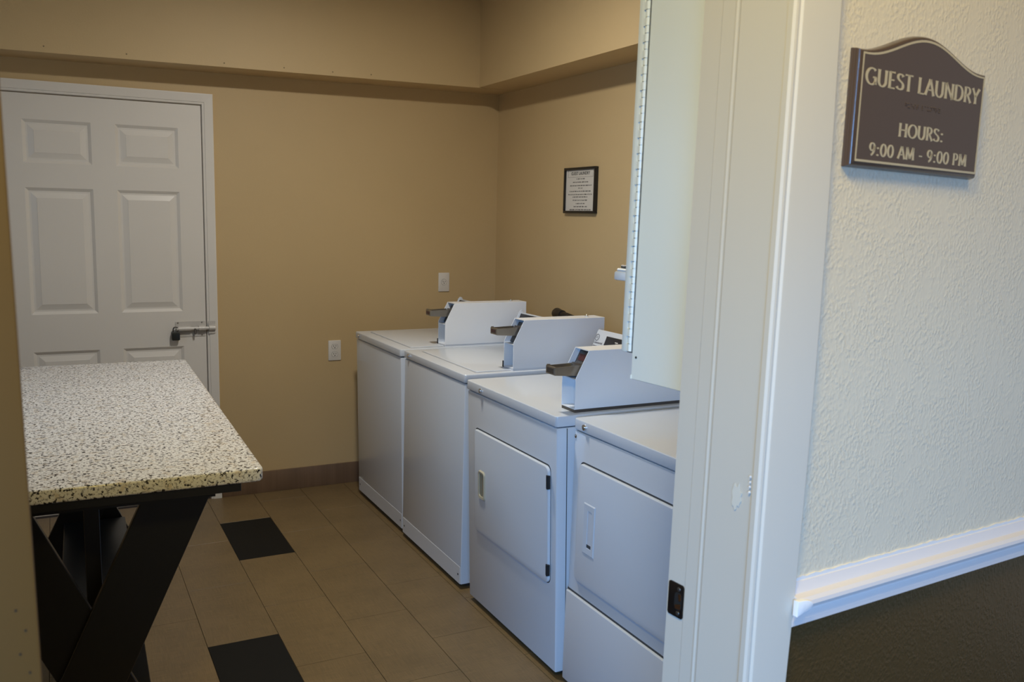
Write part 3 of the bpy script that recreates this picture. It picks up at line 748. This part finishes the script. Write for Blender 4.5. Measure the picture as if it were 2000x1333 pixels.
def washer(name, label, xf, ya, yb, lean, meter_x):
    w = ya-yb; r = empty(name, label, 'washing machine', T(xf, yb, 0), 'coin-operated washers')
    deck, lid_z, dp = 0.8873, 0.8530, 0.66
    sh = body(r, w, dp, lean, deck, lid_z)
    t = bmesh.new(); m = MB()
    m.prism(rrect(0.0, dp, 0.0, w, 0.010, 4), 2, lid_z, deck, bev=0.005, seg=3); m.build('top_deck', M['enamel'], r)
    m = MB(); m.prism(rrect(0.064, 0.470, 0.030, w-0.062, 0.012, 4), 2, deck-0.001, deck+0.0045, bev=0.003, seg=3); m.build('loading_lid', M['enamel'], r)
    m = MB(); m.prism(rrect(0.0605, 0.4735, 0.0265, w-0.0585, 0.012, 4), 2, deck-0.001, deck+0.0008); m.build('lid_seam', M['lidseam'], r)
    k = MB().box(0.0030, 0.03, 0.010, w-0.010, 0.022, 0.094, bev=0.0008, seg=1).build('kick_panel', M['enamel_low'], r, fn=sh)
    for y in (0.028, w-0.032): MB().cyl((0.0022+lean*0.95, y, 0.058), (0.004+lean*0.95, y, 0.058), 0.0045, n=12).build('screw', M['hole'], k)
    lock(r, 0.0, w-0.066, (deck+lid_z)/2)
    console(r, w, 0.03, w-0.03, 'washer')
    coin_meter(r, meter_x-xf, 0.010+0.03*0, deck, 0.009, False)
    MB().box(meter_x-xf-0.0015, meter_x-xf+0.002, 0.010+0.088, 0.010+0.094, deck+0.004, deck+0.03).build('bracket', M['hole'], r)
    return r
washer('washing_machine', 'white coin-operated washer farthest away, against the back wall', 1.4044, 4.5181, 3.8326, 0.013, 1.632)
washer('washing_machine', 'white coin-operated washer second from the back wall, beside the dryer', 1.4147, 3.8130, 3.1302, -0.008, 1.633)

def dryer(name, label, xf, ya, yb, lean, beige):
    w = ya-yb; r = empty(name, label, 'clothes dryer', T(xf, yb, 0), 'coin-operated dryers')
    deck, lid_z, dp = 0.8870, 0.8505, 0.66
    sh = body(r, w, dp, lean, deck, lid_z)
    m = MB(); m.prism(rrect(0.0, dp, 0.0, w, 0.012, 4), 2, lid_z, deck, bev=0.005, seg=3); m.build('top_deck', M['enamel'], r)
    # side seam between front panel and cabinet side
    m = MB(); m.box(0.040, 0.0425, 0.0022, 0.0040, 0.03, lid_z-0.006); m.build('side_seam', M['seam'], r, fn=sh)
    if beige:
        y0, y1, z0, z1 = 2.398-yb, 2.972-yb, 0.316, 0.712
        pts = rrect(y0, y1, z0, z1, 0.022, 6)
    else:
        y0, y1, z0, z1 = 1.702-yb, 2.283-yb, 0.374, 0.754
        pts = rrect(y0, y1, z0, z1, 0.022, 6)
    c = ((y0+y1)/2, (z0+z1)/2)
    big = [((p[0]-c[0])*(1+0.004/(y1-y0))+c[0], (p[1]-c[1])*(1+0.008/(z1-z0))+c[1]+0.0012) for p in pts]
    MB().prism(big, 0, 0.0034, 0.02).build('door_seam', M['seam'], r, fn=sh)
    d = MB().prism(pts, 0, -0.006, 0.02, bev=0.006, seg=3).build('door', M['enamel'], r, fn=sh)
    if beige:
        hy0, hy1, hz0, hz1 = 2.868-yb, 2.925-yb, 0.452, 0.566
        lx = lambda z: lean*(1-z/deck)
        m = MB()
        out = rrect(hy0, hy1, hz0, hz1, 0.014, 5); inn = rrect(hy0+0.010, hy1-0.010, hz0+0.014, hz1-0.012, 0.009, 5)
        n = len(out)
        def ring(A, xa, B, xb):
            for i in range(n): m.poly([(xa, *A[i]), (xa, *A[(i+1) % n]), (xb, *B[(i+1) % n]), (xb, *B[i])])
        mid = rrect(hy0+0.004, hy1-0.004, hz0+0.005, hz1-0.005, 0.012, 5)
        ring(out, -0.0055, mid, -0.0115); ring(mid, -0.0115, inn, -0.0105); ring(inn, -0.0105, inn, -0.0062)
        m.build('handle', M['beige'], d, fn=sh); [setattr(o, 'name', o.name) for o in ()]
        m = MB(); m.prism(inn, 0, -0.0067, -0.0055); m.prism(rrect(hy1-0.026, hy1-0.0195, hz0+0.016, hz1-0.016, 0.003, 3), 0, -0.0085, -0.0066); m.build('handle_recess', M['beigedark'], d, fn=sh)
        for a, b in ((0.640, 0.685), (0.346, 0.384)):
            m = MB(); m.box(-0.0095, -0.0005, y0-0.006, y0+0.008, a, b, bev=0.001, seg=1); m.cyl((-0.009, y0-0.001, a), (-0.009, y0-0.001, b), 0.0035, n=10); m.build('hinge', M['blackplastic'], d, fn=sh)
    else:
        ha, hb, za, zb = 2.172-yb, 2.237-yb, 0.480, 0.642
        m = MB(); out = [(ha, za), (hb, za), (hb, zb), (ha, zb)]; inn = [(ha+0.016, za+0.022), (hb-0.024, za+0.022), (hb-0.024, zb-0.022), (ha+0.016, zb-0.022)]
        mid = [(ha+0.004, za+0.004), (hb-0.004, za+0.004), (hb-0.004, zb-0.004), (ha+0.004, zb-0.004)]
        for A, xa, B, xb in ((out, -0.0058, mid, -0.0085), (mid, -0.0085, inn, -0.0080), (inn, -0.0080, inn, -0.0062)):
            for i in range(4): m.poly([(xa, *A[i]), (xa, *A[(i+1) % 4]), (xb, *B[(i+1) % 4]), (xb, *B[i])])
        m.build('handle', M['enamel'], d, fn=sh)
        m = MB(); m.box(-0.0066, -0.0058, inn[0][0], inn[1][0], inn[0][1], inn[2][1]); m.build('handle_recess', M['enamel_low'], d, fn=sh)
        m = MB(); m.box(-0.0072, -0.0060, inn[0][0]+0.002, inn[1][0], inn[0][1]+0.002, inn[0][1]+0.012); m.build('handle_slot', M['seam'], d, fn=sh)
        m = MB(); m.box(-0.0048, 0.02, 0.003, w-0.003, 0.022, 0.325, bev=0.005, seg=3); m.build('access_panel', M['enamel'], r, fn=sh)
        m = MB(); m.box(0.0030, 0.02, 0.004, w-0.004, 0.3235, 0.331); m.build('panel_seam', M['seam'], r, fn=sh)
        MB().dome((0.0038, w-0.008, 0.828), (-1, 0, 0), 0.007, 0.004, n=16).build('screw', M['chrome'], r)
    lock(r, 0.0, (2.916-yb) if beige else (2.264-yb), (deck+lid_z)/2 - 0.003 if beige else (deck+lid_z)/2, 0.010)
    console(r, w, 0.004, w-0.004, 'dryer')
    return r, deck
d1, deck = dryer('clothes_dryer', 'white coin-operated dryer with a beige door handle, next to the washers', 1.3835, 3.0441, 2.3577, 0.022, True)
coin_meter(d1, 1.466-1.3835, 0.026, deck, 0.010, True)
m = MB(); m.cyl((0.512, 0.0005, 0.868), (0.512, -0.006, 0.868), 0.0175, n=20); m.build('side_bumper', M['blackplastic'], d1)
dryer('clothes_dryer', 'white dryer nearest the doorway with a recessed white handle and lower panel', 1.4307, 2.3297, 1.6437, -0.012, False)

# black drain hose behind the second washer
m = MB(); m.tube([(2.235, 3.842, 1.030), (2.23, 3.825, 1.034), (2.22, 3.78, 1.034), (2.215, 3.745, 1.034)], [0.024, 0.026, 0.023, 0.022], n=18)
hz = empty('drain_hose', 'black drain hose with a thick cuff rising behind the second washer', 'hose', T(0, 0, 0))
m.build('cuff', M['trash'], hz)
MB().tube([(2.215, 3.75, 1.034), (2.21, 3.70, 1.036), (2.21, 3.62, 1.030), (2.21, 3.54, 1.005), (2.21, 3.48, 0.93), (2.21, 3.46, 0.7), (2.21, 3.46, 0.3), (2.21, 3.46, 0.0)], [0.016, 0.014, 0.012, 0.012, 0.012, 0.012, 0.012, 0.012], n=14).build('hose', M['trash'], hz)
MB().tube([(2.235, 3.842, 1.030), (2.25, 3.86, 1.02), (2.27, 3.87, 0.97), (2.28, 3.87, 0.6), (2.28, 3.87, 0.0)], 0.018, n=14).build('standpipe', M['trash'], hz)

# ------------------------------------------------------------------ coin vending cabinet on the room side of the doorway wall
vc = empty('vending_machine', 'tall white metal vending cabinet with a piano hinge beside the doorway', 'vending machine', NEAR @ T(0.02, 0.1575, 0))
MB().box(0.0, 0.30, 0.0, 0.2166, -0.259, 0.60, bev=0.0008, seg=1).build('cabinet', M['cabinet'], vc)
MB().box(-0.0012, 0.0005, 0.2158, 0.2178, -0.216, 0.585).build('hinge_gap', M['gapgrey'], vc)
MB().box(0.001, 0.30, 0.213, 0.217, -0.216, 0.585).build('door_gasket', M['seam'], vc)
dr = MB().box(-0.001, 0.30, 0.2296, 0.2440, -0.2165, 0.585, bev=0.002, seg=2).build('door', M['cabinet'], vc)
MB().box(0.0012, 0.02, 0.2168, 0.231, -0.2165, 0.585).build('door_return', M['blackplastic'], vc)
hg = MB().cyl((0.0, 0.2215, -0.214), (0.0, 0.2215, 0.583), 0.0028, n=12).build('piano_hinge', M['cabinet'], vc)
kp = 0.01226; kn = 65
k0 = None
for k in range(kn):
    if k % 2 == 0:
        if k == 0:
            m = MB(); m.cyl((0, 0, 0.0001), (0, 0, kp-0.0001), 0.0048, n=12); m.box(-0.0026, 0.004, 0.0, 0.0085, 0.0001, kp-0.0001)
            k0 = o = m.build('knuckle', M['cabinet'], hg)
        else:
            o = bpy.data.objects.new('knuckle', k0.data); COL.objects.link(o); o.parent = hg
    else:
        if k == 1:
            m = MB(); m.cyl((0, 0, 0.0010), (0, 0, kp-0.0010), 0.0046, n=12); m.box(0.0, 0.004, -0.006, 0.0, 0.0010, kp-0.0010)
            k1 = o = m.build('knuckle', M['cabinet'], hg)
        else:
            o = bpy.data.objects.new('knuckle', k1.data); COL.objects.link(o); o.parent = hg
    o.location = (0, 0.2220, -0.214+k*kp)
MB().dome((-0.0005, 0.206, -0.222), (-1, 0, 0), 0.0022, 0.001, n=10, rings=3).build('screw', M['hole'], vc)
MB().box(-0.0012, 0.0, 0.2150, 0.2172, -0.259, -0.252, bev=0.0004, seg=1).build('corner_tab', M['cabinet'], vc)
m = MB(); m.box(0.004, 0.055, 0.2435, 0.2795, -0.101, -0.086, bev=0.003, seg=2); m.box(0.006, 0.053, 0.2435, 0.276, -0.086, -0.081, bev=0.002, seg=1)
cs = m.build('coin_slide', M['enamel_low'], vc)
MB().box(0.010, 0.050, 0.2435, 0.2705, -0.0812, -0.0752, bev=0.0015, seg=1).build('slide_plate', M['darksteel'], cs)

# ------------------------------------------------------------------ folding table
TB = Matrix.Translation((0.4251, 2.0938, 0)) @ Matrix.Rotation(-0.0231, 4, 'Z')
tb = empty('folding_table', 'laundry folding table with speckled granite top on black crossed trestle legs', 'table', TB)
TWD, TLN = 0.765, 1.70
m = MB(); m.prism(rrect(-TWD, 0.0, 0.0, TLN, 0.020, 5), 2, 0.866, 0.900, bev=0.007, seg=4); m.build('tabletop', M['granite'], tb, sharp=50)
MB().box(-TWD+0.052, -0.052, 0.008, TLN-0.02, 0.846, 0.866, bev=0.001, seg=1).build('sub_top', M['blackwood'], tb)
CX = 0.040-0.4251
for b0 in (0.105, 1.585):
    MB().box(CX-0.335, CX+0.285, b0-0.010, b0+0.052, 0.813, 0.846).build('top_rail', M['blackwood'], tb)
    for s in (1, -1):
        tz, bz = 0.827, 0.0
        sh_ = 0.4555*(tz-bz); xo, xi = 0.279, 0.122
        pl_ = [(CX+s*xo, tz), (CX+s*xi, tz), (CX+s*(xi-sh_), bz), (CX+s*(xo-sh_), bz)]
        yo = 0.0 if s > 0 else 0.0215
        MB().prism(pl_, 1, b0+yo, b0+yo+0.021, bev=0.0015, seg=1).build('leg', M['blackwood'], tb)
MB().box(CX-0.085, CX+0.130, 0.149, 1.583, 0.268, 0.302, bev=0.002, seg=1).build('stretcher', M['blackwood'], tb)
MB().box(CX-0.008, CX+0.028, 0.215, 0.255, 0.302, 0.846, bev=0.0015, seg=1).build('post', M['blackwood'], tb)
